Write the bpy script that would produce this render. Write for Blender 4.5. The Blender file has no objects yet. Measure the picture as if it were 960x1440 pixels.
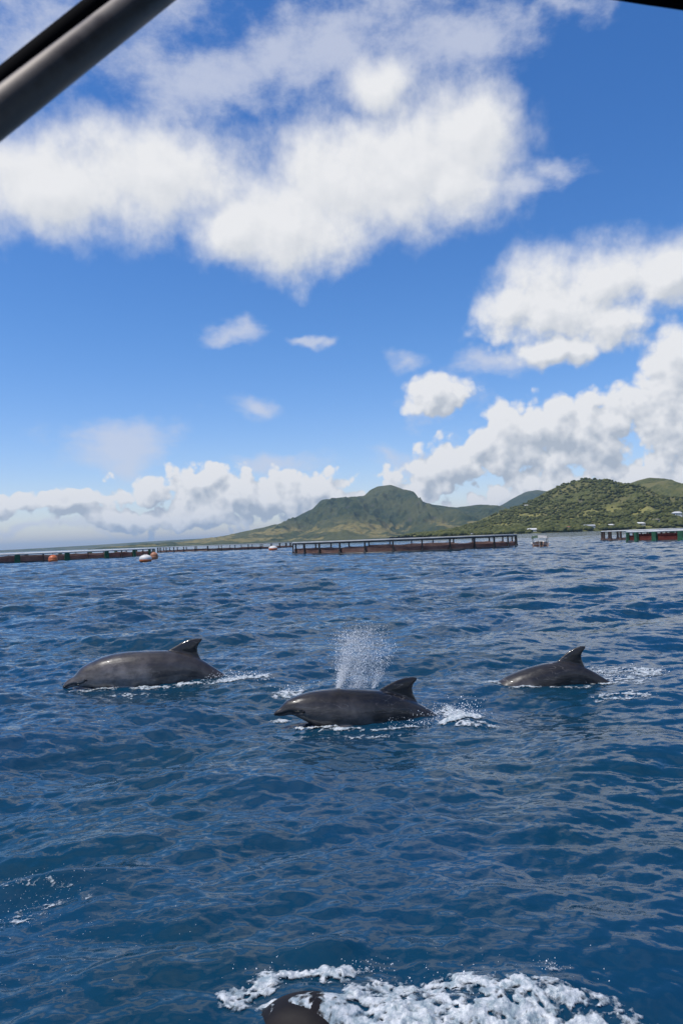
import bpy, bmesh, math, random
import numpy as np
from mathutils import Vector, Matrix

# ------------------------------------------------------------------ camera
SC = bpy.context.scene
COL = SC.collection
CAM_H = 1.8
FPX = 1040.0                                   # focal length in photograph pixels (960 x 1440)
PITCH = math.atan(39.0 / FPX)
ROLL = math.atan(0.0375)
_f = Vector((0, math.cos(PITCH), math.sin(PITCH)))
_x0 = Vector((1, 0, 0)); _u0 = Vector((0, -math.sin(PITCH), math.cos(PITCH)))
_r = math.cos(ROLL) * _x0 - math.sin(ROLL) * _u0
_u = math.sin(ROLL) * _x0 + math.cos(ROLL) * _u0
cd = bpy.data.cameras.new('camera')
cd.sensor_fit = 'VERTICAL'; cd.sensor_height = 36.0; cd.sensor_width = 24.0; cd.lens = 26.0
cd.clip_start = 0.05; cd.clip_end = 90000.0
cd.dof.use_dof = True; cd.dof.focus_distance = 8.5; cd.dof.aperture_fstop = 8.0
cam = bpy.data.objects.new('camera', cd); COL.objects.link(cam)
cam.matrix_world = Matrix(((_r.x, _u.x, -_f.x, 0), (_r.y, _u.y, -_f.y, 0), (_r.z, _u.z, -_f.z, CAM_H), (0, 0, 0, 1)))
SC.camera = cam
CY = SC.cycles
CY.max_bounces = 4; CY.diffuse_bounces = 2; CY.glossy_bounces = 2; CY.transmission_bounces = 2; CY.volume_bounces = 0; CY.transparent_max_bounces = 6
CY.caustics_reflective = False; CY.caustics_refractive = False

def ray(px, py):
    return (_f * FPX + _r * (px - 480.0) + _u * (720.0 - py)).normalized()
def at(px, py, Y):                              # real place at distance Y along the view axis
    d = ray(px, py); t = Y / d.y
    return Vector((d.x * t, Y, CAM_H + d.z * t))
def sea(px, py):                                # place on the sea surface
    d = ray(px, py); t = -CAM_H / d.z
    return Vector((d.x * t, d.y * t, 0.0))
def hor(px):                                    # horizon row
    return 777.0 - 0.0375 * px

# ------------------------------------------------------------------ light
SUN_EL = math.radians(64.0)
SUN_AZ = math.atan2(-0.80, -0.35)               # from +Y towards +X
SUN = Vector((math.sin(SUN_AZ) * math.cos(SUN_EL), math.cos(SUN_AZ) * math.cos(SUN_EL), math.sin(SUN_EL)))
sd = bpy.data.lights.new('sun', 'SUN'); sd.energy = 3.6; sd.angle = math.radians(0.5); sd.color = (1.0, 0.955, 0.89)
so = bpy.data.objects.new('sun', sd); COL.objects.link(so)
so.rotation_euler = (-SUN).to_track_quat('-Z', 'Y').to_euler()
vs = SC.view_settings
vs.view_transform = 'Standard'; vs.look = 'None'; vs.exposure = 0.0; vs.gamma = 1.0; vs.use_curve_mapping = False

# ------------------------------------------------------------------ node helpers
class NT:
    def __init__(s, tree): s.t = tree; s.n = tree.nodes; s.l = tree.links
    def node(s, typ, **kw):
        n = s.n.new(typ)
        for k, v in kw.items(): setattr(n, k, v)
        return n
    def set(s, sock, v):
        if v is None: return
        if isinstance(v, bpy.types.NodeSocket): s.l.new(v, sock)
        else: sock.default_value = v
    def math(s, op, a, b=None, c=None, clamp=False):
        n = s.node('ShaderNodeMath', operation=op, use_clamp=clamp)
        for i, v in enumerate((a, b, c)): s.set(n.inputs[i], v)
        return n.outputs[0]
    def vmath(s, op, a, b=None, scale=None):
        n = s.node('ShaderNodeVectorMath', operation=op)
        s.set(n.inputs[0], a); s.set(n.inputs[1], b)
        if scale is not None: s.set(n.inputs['Scale'], scale)
        return n.outputs['Value'] if op in ('LENGTH', 'DOT_PRODUCT', 'DISTANCE') else n.outputs['Vector']
    def noise(s, vec, scale, detail=4, rough=0.5, col=False, dims='3D', w=None, dist=0.0):
        n = s.node('ShaderNodeTexNoise', noise_dimensions=dims)
        if vec is not None: s.set(n.inputs['Vector'], vec)
        s.set(n.inputs['Scale'], scale); s.set(n.inputs['Detail'], detail); s.set(n.inputs['Roughness'], rough)
        s.set(n.inputs['Distortion'], dist)
        return n.outputs['Color'] if col else n.outputs['Fac']
    def voronoi(s, vec, scale, detail=0.0, rough=0.5, feature='F1', rand=1.0, dims='3D'):
        n = s.node('ShaderNodeTexVoronoi', feature=feature, voronoi_dimensions=dims)
        s.set(n.inputs['Vector'], vec); s.set(n.inputs['Scale'], scale)
        s.set(n.inputs['Detail'], detail); s.set(n.inputs['Roughness'], rough); s.set(n.inputs['Randomness'], rand)
        return n.outputs['Distance']
    def smooth(s, v, a, b, lo=0.0, hi=1.0, kind='SMOOTHSTEP'):
        n = s.node('ShaderNodeMapRange', interpolation_type=kind)
        s.set(n.inputs['Value'], v); s.set(n.inputs['From Min'], a); s.set(n.inputs['From Max'], b)
        s.set(n.inputs['To Min'], lo); s.set(n.inputs['To Max'], hi)
        return n.outputs['Result']
    def mix(s, f, a, b):
        n = s.node('ShaderNodeMix', data_type='RGBA')
        s.set(n.inputs['Factor'], f)
        ca = [i for i in n.inputs if i.name == 'A' and i.type == 'RGBA'][0]
        cb = [i for i in n.inputs if i.name == 'B' and i.type == 'RGBA'][0]
        s.set(ca, a if not isinstance(a, tuple) else (*a, 1.0)[:4]); s.set(cb, b if not isinstance(b, tuple) else (*b, 1.0)[:4])
        return [o for o in n.outputs if o.type == 'RGBA'][0]
    def xyz(s, x, y, z):
        n = s.node('ShaderNodeCombineXYZ')
        for i, v in enumerate((x, y, z)): s.set(n.inputs[i], v)
        return n.outputs[0]
    def sep(s, v):
        n = s.node('ShaderNodeSeparateXYZ'); s.set(n.inputs[0], v); return n.outputs

# ------------------------------------------------------------------ sky with clouds
W = bpy.data.worlds.new('World'); SC.world = W; W.use_nodes = True
SKY_STRENGTH = 0.15
def cloud_group(name, blobs, warp, veil=False):
    """distance field of a set of cloud puffs in (azimuth, elevation), roughened by noise"""
    g = bpy.data.node_groups.new(name, 'ShaderNodeTree')
    g.interface.new_socket('Vector', in_out='INPUT', socket_type='NodeSocketVector')
    g.interface.new_socket('Density', in_out='OUTPUT', socket_type='NodeSocketFloat')
    b = NT(g); gi = b.node('NodeGroupInput'); go = b.node('NodeGroupOutput')
    v = gi.outputs[0]
    w1 = b.vmath('SCALE', b.vmath('SUBTRACT', b.noise(v, 7.0, 4, 0.55, col=True, dims='2D'), (0.5, 0.5, 0.5)), scale=warp)
    vw = b.vmath('MULTIPLY', b.vmath('ADD', v, w1), (1, 1, 0))
    # the puffs are chained one after the other: z carries the nearest distance so far
    vw = b.vmath('ADD', vw, (0, 0, 9.0))
    for i0 in range(0, len(blobs), 4):
        near = None
        for (px, py, rx, ry) in blobs[i0:i0 + 4]:
            d = ray(px, py); az = math.atan2(d.x, d.y); el = math.asin(d.z)
            sx, sy = rx / FPX * d.y / math.cos(el), ry / FPX * d.y
            ma = b.node('ShaderNodeVectorMath', operation='MULTIPLY_ADD')
            b.l.new(vw, ma.inputs[0]); ma.inputs[1].default_value = (1 / sx, 1 / sy, 0); ma.inputs[2].default_value = (-az / sx, -el / sy, 0)
            ln = b.vmath('LENGTH', ma.outputs[0])
            near = ln if near is None else b.math('SMOOTH_MIN', near, ln, 0.25)
        q = b.sep(vw)
        vw = b.xyz(q[0], q[1], b.math('SMOOTH_MIN', q[2], near, 0.25))
    best = b.sep(vw)[2]
    f = b.math('SUBTRACT', 1.0, best)
    if veil:
        n1 = b.noise(b.vmath('MULTIPLY', v, (0.8, 1.5, 1)), 7.0, 7, 0.68, dims='2D')
        f = b.math('ADD', f, b.math('MULTIPLY', b.math('SUBTRACT', n1, 0.5), 2.0))
    else:
        n1 = b.noise(v, 9.0, 8, 0.63, dims='2D')
        vo = b.voronoi(b.vmath('ADD', v, b.vmath('SCALE', w1, scale=0.35)), 26.0, 2.0, 0.55, dims='2D')
        el = b.sep(v)[1]
        amp = b.smooth(el, 0.04, 0.40, 0.80, 0.10)
        f = b.math('ADD', b.math('ADD', f, 0.20), b.math('MULTIPLY', b.math('SUBTRACT', n1, 0.5), b.smooth(b.sep(v)[1], 0.15, 0.45, 1.35, 0.95)))
        f = b.math('SUBTRACT', f, b.math('MULTIPLY', b.math('SUBTRACT', vo, 0.42), amp))
    b.l.new(f, go.inputs[0])
    return g

CUM = [(560,235,180,115),(420,315,175,80),(655,190,85,90),(530,125,62,52),(235,250,190,92),(85,265,175,90),(640,260,90,70),
       (-60,270,120,80),(330,330,85,50),(480,250,130,95),
       (785,430,118,85),(850,395,110,68),(940,380,95,58),(840,450,95,60),(720,430,62,52),(790,492,110,26),(1010,360,80,50),
       (603,557,56,38),
       (985,510,80,80),(940,590,100,70),(820,620,150,62),(710,625,95,52),(640,650,85,45),(570,685,60,32),
       (860,690,260,70),(1050,600,120,120),
       (275,682,70,28),(205,690,60,34),(335,700,130,40),(430,690,80,30),(85,712,95,20),(210,724,240,22),(490,712,100,32),
       (-80,715,120,26)]
VEIL = [(250,85,230,80),(420,70,220,80),(660,35,200,75),(70,55,150,80),(790,5,110,30),
        (560,500,60,26),(700,505,130,30),(640,-60,300,80),(100,-60,300,90),(590,640,120,30),(60,755,160,10),(390,655,90,16),
        (785,240,60,34),(735,265,60,30),(346,580,46,27),(328,462,46,24),(440,479,30,11),(165,628,110,42),(545,625,60,24),(600,555,75,55)]
g_c = cloud_group('cumulus', CUM, 0.050)
g_v = cloud_group('veil', VEIL, 0.10, True)
b = NT(W.node_tree); b.n.clear()
out = b.node('ShaderNodeOutputWorld'); bg = b.node('ShaderNodeBackground')
bg.inputs['Strength'].default_value = SKY_STRENGTH
sky = b.node('ShaderNodeTexSky', sky_type='NISHITA')
sky.sun_disc = False; sky.sun_elevation = SUN_EL; sky.sun_rotation = SUN_AZ
sky.air_density = 1.0; sky.dust_density = 0.35; sky.ozone_density = 3.5; sky.altitude = 0
dirv = b.node('ShaderNodeTexCoord').outputs['Generated']
dx, dy, dz = b.sep(dirv)
az = b.math('ARCTAN2', dx, dy); el = b.math('ARCSINE', dz)
uv = b.xyz(az, el, 0.0)
def grp(g, v):
    n = b.node('ShaderNodeGroup'); n.node_tree = g; b.l.new(v, n.inputs[0]); return n.outputs[0]
c0 = grp(g_c, uv)
c1 = grp(g_c, b.vmath('ADD', uv, (-0.008, 0.016, 0.0)))
v0 = grp(g_v, uv)
# the rest of the dome carries on with scattered clouds of the same kind
off = b.math('MAXIMUM', b.smooth(b.math('ABSOLUTE', az), 0.62, 0.95), b.smooth(el, 0.74, 0.95))
gn = b.noise(b.vmath('MULTIPLY', dirv, (1, 1, 1.7)), 2.4, 4, 0.5)
rest = b.math('MULTIPLY', off, b.smooth(gn, 0.36, 0.74, 0.0, 0.75))
softw = b.smooth(el, 0.05, 0.38, 0.20, 0.80)
a_c = b.smooth(c0, 0.02, b.math('ADD', softw, 0.02))
a_v = b.math('MULTIPLY', b.smooth(v0, -0.05, 0.95), 0.74)
# thickness and light side of each puff
relief = b.math('SUBTRACT', c0, c1)
lit = b.smooth(relief, -0.42, 0.42, 0.0, 1.0, 'LINEAR')
deep = b.smooth(c0, 0.35, 1.35)
bank = b.smooth(el, 0.30, 0.05)
shade = b.math('SUBTRACT', b.math('ADD', 0.68, b.math('MULTIPLY', b.math('SUBTRACT', lit, 0.5), b.smooth(el, 0.05, 0.5, 1.25, 0.50))),
               b.math('MULTIPLY', b.math('MULTIPLY', deep, bank), 0.42), clamp=True)
shade = b.math('ADD', shade, b.math('MULTIPLY', b.math('SUBTRACT', 1.0, bank), 0.20), clamp=True)
cc = b.mix(shade, (2.7, 3.1, 3.7), (5.6, 5.65, 5.8))
vc = (4.3, 4.55, 5.3)
hs = b.node('ShaderNodeHueSaturation'); hs.inputs['Hue'].default_value = 0.506; hs.inputs['Saturation'].default_value = 1.30; hs.inputs['Value'].default_value = 1.0
b.l.new(sky.outputs[0], hs.inputs['Color'])
tint = b.mix(b.smooth(el, 0.30, 0.0), (1.0, 0.97, 1.02), (1.05, 0.93, 1.04))
mul = b.node('ShaderNodeMix', data_type='RGBA', blend_type='MULTIPLY'); mul.inputs['Factor'].default_value = 1.0
b.l.new(hs.outputs[0], [i for i in mul.inputs if i.name == 'A' and i.type == 'RGBA'][0]); b.l.new(tint, [i for i in mul.inputs if i.name == 'B' and i.type == 'RGBA'][0])
col = b.mix(a_v, [o for o in mul.outputs if o.type == 'RGBA'][0], vc)
col = b.mix(rest, col, (4.6, 4.7, 5.0))
col = b.mix(a_c, col, cc)
b.l.new(col, bg.inputs['Color']); b.l.new(bg.outputs[0], out.inputs['Surface'])
W.cycles.sampling_method = 'MANUAL'; W.cycles.sample_map_resolution = 512

# ------------------------------------------------------------------ object helpers
def tag(o, label=None, cat=None, group=None, kind=None):
    if label: o['label'] = label
    if cat: o['category'] = cat
    if group: o['group'] = group
    if kind: o['kind'] = kind
    return o
def empty(name, loc=(0, 0, 0), rz=0.0):
    o = bpy.data.objects.new(name, None); COL.objects.link(o)
    o.location = loc; o.rotation_euler = (0, 0, rz); o.empty_display_size = 0.1
    return o
def mesh_obj(name, verts, faces, mat, parent=None, smooth=True):
    me = bpy.data.meshes.new(name)
    verts = np.asarray(verts, dtype=np.float32)
    if isinstance(faces, np.ndarray):
        nf, k = faces.shape
        me.vertices.add(len(verts)); me.vertices.foreach_set('co', verts.ravel())
        me.loops.add(nf * k); me.loops.foreach_set('vertex_index', faces.astype(np.int32).ravel())
        me.polygons.add(nf); me.polygons.foreach_set('loop_start', np.arange(0, nf * k, k, dtype=np.int32))
        me.update(calc_edges=True)
    else:
        me.from_pydata([tuple(v) for v in verts.tolist()], [], faces); me.update()
    if smooth: me.polygons.foreach_set('use_smooth', np.ones(len(me.polygons), dtype=bool))
    me.materials.append(mat)
    o = bpy.data.objects.new(name, me); COL.objects.link(o)
    if parent: o.parent = parent
    return o
def bm_obj(name, bm, mat, parent=None, smooth=False):
    me = bpy.data.meshes.new(name); bm.to_mesh(me); bm.free()
    if smooth: me.polygons.foreach_set('use_smooth', np.ones(len(me.polygons), dtype=bool))
    me.materials.append(mat)
    o = bpy.data.objects.new(name, me); COL.objects.link(o)
    if parent: o.parent = parent
    return o
def add_box(bm, c, s, rz=0.0, taper=1.0):
    hx, hy, hz = s[0] / 2, s[1] / 2, s[2] / 2
    vs_ = []
    for z, k in ((-hz, 1.0), (hz, taper)):
        for x, y in ((-hx, -hy), (hx, -hy), (hx, hy), (-hx, hy)):
            x2, y2 = x * k, y * k
            vs_.append(bm.verts.new((c[0] + x2 * math.cos(rz) - y2 * math.sin(rz), c[1] + x2 * math.sin(rz) + y2 * math.cos(rz), c[2] + z)))
    for f in ((3, 2, 1, 0), (4, 5, 6, 7), (0, 1, 5, 4), (1, 2, 6, 5), (2, 3, 7, 6), (3, 0, 4, 7)):
        bm.faces.new([vs_[i] for i in f])
def add_tube(bm, pts, r, seg=10, closed=False):
    pts = [Vector(p) for p in pts]; n = len(pts); rings = []
    for i, p in enumerate(pts):
        a = pts[(i - 1) % n] if (closed or i > 0) else p
        c = pts[(i + 1) % n] if (closed or i < n - 1) else p
        t = (c - a).normalized()
        s = t.cross(Vector((0, 0, 1)))
        if s.length < 1e-4: s = t.cross(Vector((0, 1, 0)))
        s.normalize(); q = s.cross(t)
        rr = r[i] if isinstance(r, (list, tuple)) else r
        rings.append([bm.verts.new(p + (s * math.cos(k * 2 * math.pi / seg) + q * math.sin(k * 2 * math.pi / seg)) * rr) for k in range(seg)])
    for i in range(n if closed else n - 1):
        A, B = rings[i], rings[(i + 1) % n]
        for k in range(seg): bm.faces.new((A[k], A[(k + 1) % seg], B[(k + 1) % seg], B[k]))
    if not closed:
        bm.faces.new(rings[0][::-1]); bm.faces.new(rings[-1])

def material(name):
    m = bpy.data.materials.new(name); m.use_nodes = True
    t = NT(m.node_tree); p = [n for n in t.n if n.type == 'BSDF_PRINCIPLED'][0]
    return m, t, p
def simple_mat(name, c1, c2, scale=3.0, rough=0.6, metal=0.0, spec=0.5):
    """two-tone weathered surface"""
    m, t, p = material(name)
    tc = t.node('ShaderNodeTexCoord').outputs['Object']
    n = t.noise(tc, scale, 6, 0.6)
    t.l.new(t.mix(t.smooth(n, 0.35, 0.65), c1, c2), p.inputs['Base Color'])
    t.l.new(t.smooth(n, 0.3, 0.7, rough - 0.08, rough + 0.1), p.inputs['Roughness'])
    p.inputs['Metallic'].default_value = metal; p.inputs['Specular IOR Level'].default_value = spec
    return m

# ------------------------------------------------------------------ numpy noise
def perlin(x, y, seed=0):
    rs = np.random.RandomState(seed); perm = rs.permutation(1024); ang = rs.rand(1024) * 2 * np.pi
    gx, gy = np.cos(ang), np.sin(ang)
    xi = np.floor(x).astype(np.int64); yi = np.floor(y).astype(np.int64); fx = x - xi; fy = y - yi
    def g(ix, iy, dx_, dy_):
        h = perm[(perm[ix & 1023] + iy) & 1023]; return gx[h] * dx_ + gy[h] * dy_
    u = fx * fx * fx * (fx * (fx * 6 - 15) + 10); v = fy * fy * fy * (fy * (fy * 6 - 15) + 10)
    a = g(xi, yi, fx, fy); b_ = g(xi + 1, yi, fx - 1, fy); c = g(xi, yi + 1, fx, fy - 1); d = g(xi + 1, yi + 1, fx - 1, fy - 1)
    return (a + u * (b_ - a)) * (1 - v) + (c + u * (d - c)) * v
def fbm(x, y, oct_=5, seed=0, gain=0.5, ridged=False):
    s = 0.0; a = 1.0; f = 1.0
    for i in range(oct_):
        n = perlin(x * f + 17.3 * i, y * f - 9.1 * i, seed + i)
        s = s + a * ((0.5 - np.abs(n)) * 2 - 0.5 if ridged else n); a *= gain; f *= 2.03
    return s
def sstep(x, a, b_):
    t = np.clip((x - a) / (b_ - a), 0, 1); return t * t * (3 - 2 * t)

# ------------------------------------------------------------------ sea surface: wind waves from a directional spectrum
class WaveTile:
    def __init__(s, size, n, lmin, lmax, slope, chop, wind, spread, seed):
        s.size, s.n = size, n
        rs = np.random.RandomState(seed)
        k1 = 2 * np.pi * np.fft.fftfreq(n, size / n); kx, ky = np.meshgrid(k1, k1)
        k = np.hypot(kx, ky); k[0, 0] = 1.0
        kmin, kmax = 2 * np.pi / lmax, 2 * np.pi / lmin
        P = k ** -4.0 * np.exp(-(kmin / k) ** 2 * 0.8) * np.exp(-(k / kmax) ** 2)
        c = (kx * math.cos(wind) + ky * math.sin(wind)) / k
        P = P * (np.abs(c) ** spread + 0.06); P[0, 0] = 0
        H = (rs.normal(size=(n, n)) + 1j * rs.normal(size=(n, n))) * np.sqrt(P)
        h = np.fft.ifft2(H).real
        sx = np.fft.ifft2(1j * kx * H).real; sy = np.fft.ifft2(1j * ky * H).real
        q = slope / math.sqrt((sx ** 2 + sy ** 2).mean())
        s.h = (h * q).astype(np.float32)
        s.dx = (np.fft.ifft2(-1j * kx / k * H).real * q * chop).astype(np.float32)
        s.dy = (np.fft.ifft2(-1j * ky / k * H).real * q * chop).astype(np.float32)
    def _samp(s, F, x, y):
        g = s.n / s.size; u = x * g; v = y * g
        i = np.floor(u).astype(np.int64); j = np.floor(v).astype(np.int64)
        fu = (u - i).astype(np.float32); fv = (v - j).astype(np.float32)
        i0 = i % s.n; i1 = (i + 1) % s.n; j0 = j % s.n; j1 = (j + 1) % s.n
        return (F[j0, i0] * (1 - fu) + F[j0, i1] * fu) * (1 - fv) + (F[j1, i0] * (1 - fu) + F[j1, i1] * fu) * fv
    def at(s, x, y):
        x0, y0 = x, y
        for _ in range(3):
            x0, y0 = x - s._samp(s.dx, x0, y0), y - s._samp(s.dy, x0, y0)
        return s._samp(s.h, x0, y0)
WIND = math.radians(98)
T_SWELL = WaveTile(97.0, 1024, 1.6, 7.0, 0.085, 0.9, WIND, 2.0, 3)
T_WAVE = WaveTile(23.0, 1024, 0.22, 2.4, 0.195, 0.95, WIND + 0.15, 1.8, 7)
T_RIP = WaveTile(4.7, 1024, 0.030, 0.32, 0.235, 0.8, WIND - 0.12, 1.8, 11)
BUMPS = []        # (x, y, rx, ry, rot, height) local humps and hollows raised by the animals
CALM = []         # (x, y, r) spots where the chop is lower
def sea_h(x, y, spacing=None):
    x = np.asarray(x, dtype=np.float64); y = np.asarray(y, dtype=np.float64)
    def fade(l): return 1.0 if spacing is None else 1.0 - sstep(spacing, l * 0.3, l * 1.0)
    gust = 0.60 + 0.65 * sstep(fbm(x / 14.0, y / 9.0, 3, 41), -0.5, 0.5)
    h1 = T_SWELL.at(x, y) * fade(3.0)
    h2 = T_WAVE.at(x * 1.0 + 3.1, y) * fade(0.9) * gust
    h3 = T_RIP.at(x, y) * fade(0.14) * gust
    damp = np.ones_like(h1)
    for (cx, cy, r, k) in CALM: damp *= 1 - k * np.exp(-((x - cx) ** 2 + (y - cy) ** 2) / (r * r))
    h = (h1 + h2) * damp + h3
    for (cx, cy, rx, ry, rot, hh) in BUMPS:
        c, s_ = math.cos(rot), math.sin(rot); u = ((x - cx) * c + (y - cy) * s_) / rx; v = (-(x - cx) * s_ + (y - cy) * c) / ry
        h = h + hh * np.exp(-(u * u + v * v))
    return h

# places of the four dolphins (needed for the sea around them)
CALM += [(-2.6, 9.9, 1.5, 0.65), (0.15, 7.3, 1.3, 0.65), (2.55, 8.9, 1.2, 0.65)]
_s = sea(680, 1425)
BUMPS += [(_s.x, _s.y - 0.06, 0.50, 0.16, -0.08, 0.07)]
_s = sea(460, 1372)
BUMPS += [(_s.x, _s.y + 0.05, 0.16, 0.09, 0.1, 0.06)]
_s = sea(430, 1465)
BUMPS += [(_s.x, _s.y - 0.03, 0.28, 0.12, 0.0, 0.06)]
_s = sea(60, 1260)
BUMPS += [(_s.x - 0.1, _s.y, 0.50, 0.14, 0.30, 0.09)]
_s = sea(110, 1195)
BUMPS += [(_s.x, _s.y, 0.8, 0.16, 0.10, 0.045)]
_s = sea(655, 1012)
BUMPS += [(_s.x, _s.y, 0.30, 0.20, 0.0, 0.06)]

# ------------------------------------------------------------------ materials: water
def water_material():
    m, t, p = material('sea_water')
    geo = t.node('ShaderNodeNewGeometry')
    pos = geo.outputs['Position']; N = geo.outputs['Normal']
    at_ = t.node('ShaderNodeAttribute', attribute_name='lost')
    lost = at_.outputs['Fac']
    P1 = t.vmath('MULTIPLY', pos, (0.5, 1.0, 1.0))
    def tilt(scale, detail, amt, sx=1.0):
        c = t.vmath('SUBTRACT', t.noise(P1, scale, detail, 0.55, col=True), (0.5, 0.5, 0.5))
        c = t.vmath('MULTIPLY', c, (sx, 1.0, 0.0))
        return t.vmath('SCALE', c, scale=amt)
    fine = tilt(26.0, 5, 0.30, 0.6)
    P1 = t.vmath('MULTIPLY', pos, (0.24, 1.0, 1.0)); P1 = t.vmath('ADD', P1, t.vmath('SCALE', t.noise(pos, 2.5, 2, 0.5, col=True), scale=0.16))
    streak = tilt(15.0, 4, t.smooth(t.noise(pos, 0.9, 3, 0.6), 0.35, 0.65, 0.30, 0.60), 0.40)
    P1 = t.vmath('MULTIPLY', pos, (0.5, 1.0, 1.0))
    capil = tilt(130.0, 2, t.smooth(t.noise(pos, 0.8, 4, 0.6), 0.42, 0.66, 0.05, 0.22))
    mid = tilt(1.3, 6, t.math('MULTIPLY', lost, 0.75), 0.6)
    nn = t.vmath('ADD', N, t.vmath('ADD', t.vmath('ADD', t.vmath('ADD', fine, streak), capil), mid))
    nn = t.vmath('NORMALIZE', nn)
    t.l.new(nn, p.inputs['Normal'])
    big = t.noise(pos, 0.35, 4, 0.55)
    base = t.mix(t.smooth(big, 0.38, 0.64), (0.0030, 0.034, 0.064), (0.0044, 0.040, 0.090))
    t.l.new(base, p.inputs['Base Color'])
    p.inputs['Roughness'].default_value = 0.08
    p.inputs['IOR'].default_value = 1.333
    return m
M_WATER = water_material()

def build_sea():
    fan_y = -1.2
    a_f = np.linspace(-math.radians(39), math.radians(39), 700)
    a_c = np.linspace(math.radians(39), 2 * math.pi - math.radians(39), 60)[1:-1]
    ang = np.concatenate([a_f, a_c]); nc = len(ang)
    rr = [0.25, 0.8, 1.6]
    r = 2.4
    while r < 260: rr.append(r); r *= 1.0036
    while r < 40000: rr.append(r); r *= 1.06
    rr = np.array(rr); nr = len(rr)
    R, A = np.meshgrid(rr, ang, indexing='ij')
    X = R * np.sin(A); Y = fan_y + R * np.cos(A)
    spac = R * 0.0036
    spac = np.where(R > 260, R * 0.06, spac)
    coarse = (np.abs(np.angle(np.exp(1j * A))) > math.radians(39.2))
    spac = np.where(coarse, R * 0.08, spac)
    Z = np.zeros_like(X)
    near = R < 3000
    Z[near] = sea_h(X[near], Y[near], spac[near])
    Z[coarse] *= 0.0
    def fade(l): return 1.0 - sstep(spac, l * 0.3, l * 1.0)
    lost = np.sqrt(np.clip(0.085 ** 2 * (1 - fade(3.0) ** 2) + 0.15 ** 2 * (1 - fade(0.9) ** 2) + 0.20 ** 2 * (1 - fade(0.14) ** 2), 0, 1)) / 0.21
    idx = np.arange(nr * nc).reshape(nr, nc)
    i0 = idx[:-1]; i1 = idx[1:]
    F = np.stack([i0, i1, np.roll(i1, -1, 1), np.roll(i0, -1, 1)], -1).reshape(-1, 4)[:, ::-1]
    V = np.stack([X, Y, Z], -1).reshape(-1, 3)
    cap = len(V)
    V = np.vstack([V, [[0, fan_y, 0]]])
    o = mesh_obj('sea', V, F, M_WATER)
    a = o.data.attributes.new('lost', 'FLOAT', 'POINT')
    a.data.foreach_set('value', np.append(lost.ravel(), 0).astype(np.float32))
    return tag(o, kind='structure')
build_sea()

# ------------------------------------------------------------------ materials: land
def land_material(name, greens, fields, field_amt, scale, rock=None, fz=(5, 90)):
    m, t, p = material(name)
    pos = t.node('ShaderNodeNewGeometry').outputs['Position']
    z = t.sep(pos)[2]
    n1 = t.noise(pos, 1 / (22.0 * scale), 9, 0.65)
    n2 = t.noise(t.vmath('MULTIPLY', pos, (1.0, 1.0, 2.5)), 1 / (230.0 * scale), 5, 0.55)
    c = t.mix(t.smooth(n1, 0.36, 0.62), greens[0], greens[1])
    c = t.mix(t.smooth(n2, 0.45, 0.65), c, greens[2])
    fn = t.noise(pos, 1 / (150.0 * scale), 4, 0.5, dist=0.6)
    low = t.math('MULTIPLY', t.smooth(z, fz[1], fz[0] + (fz[1] - fz[0]) * 0.5), t.smooth(z, fz[0] * 0.4, fz[0]))
    fm = t.math('MULTIPLY', t.smooth(fn, 0.47, 0.54), t.math('MULTIPLY', low, field_amt))
    fm = t.math('MULTIPLY', fm, t.smooth(n1, 0.62, 0.50))
    c = t.mix(fm, c, fields)
    if rock:
        rn = t.noise(pos, 1 / (60.0 * scale), 6, 0.6)
        c = t.mix(t.math('MULTIPLY', t.smooth(rn, 0.60, 0.70), 0.7), c, rock)
    t.l.new(c, p.inputs['Base Color']); p.inputs['Roughness'].default_value = 0.95
    p.inputs['Specular IOR Level'].default_value = 0.1
    bp = t.node('ShaderNodeBump'); bp.inputs['Strength'].default_value = 0.9; bp.inputs['Distance'].default_value = 5.0 * scale
    t.l.new(n1, bp.inputs['Height']); t.l.new(bp.outputs[0], p.inputs['Normal'])
    return m
M_MOUNT = land_material('mountain_land', [(0.026, 0.042, 0.022), (0.064, 0.078, 0.036), (0.090, 0.096, 0.044)], (0.21, 0.175, 0.070), 1.0, 1.7, (0.09, 0.085, 0.07), (8, 130))
M_HILL = land_material('hill_land', [(0.048, 0.060, 0.019), (0.115, 0.118, 0.040), (0.155, 0.142, 0.056)], (0.25, 0.23, 0.075), 0.9, 0.6, (0.16, 0.14, 0.09), (6, 85))
M_COAST = land_material('far_coast_land', [(0.035, 0.055, 0.035), (0.055, 0.075, 0.04), (0.08, 0.09, 0.05)], (0.2, 0.18, 0.09), 0.5, 2.0)

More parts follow.
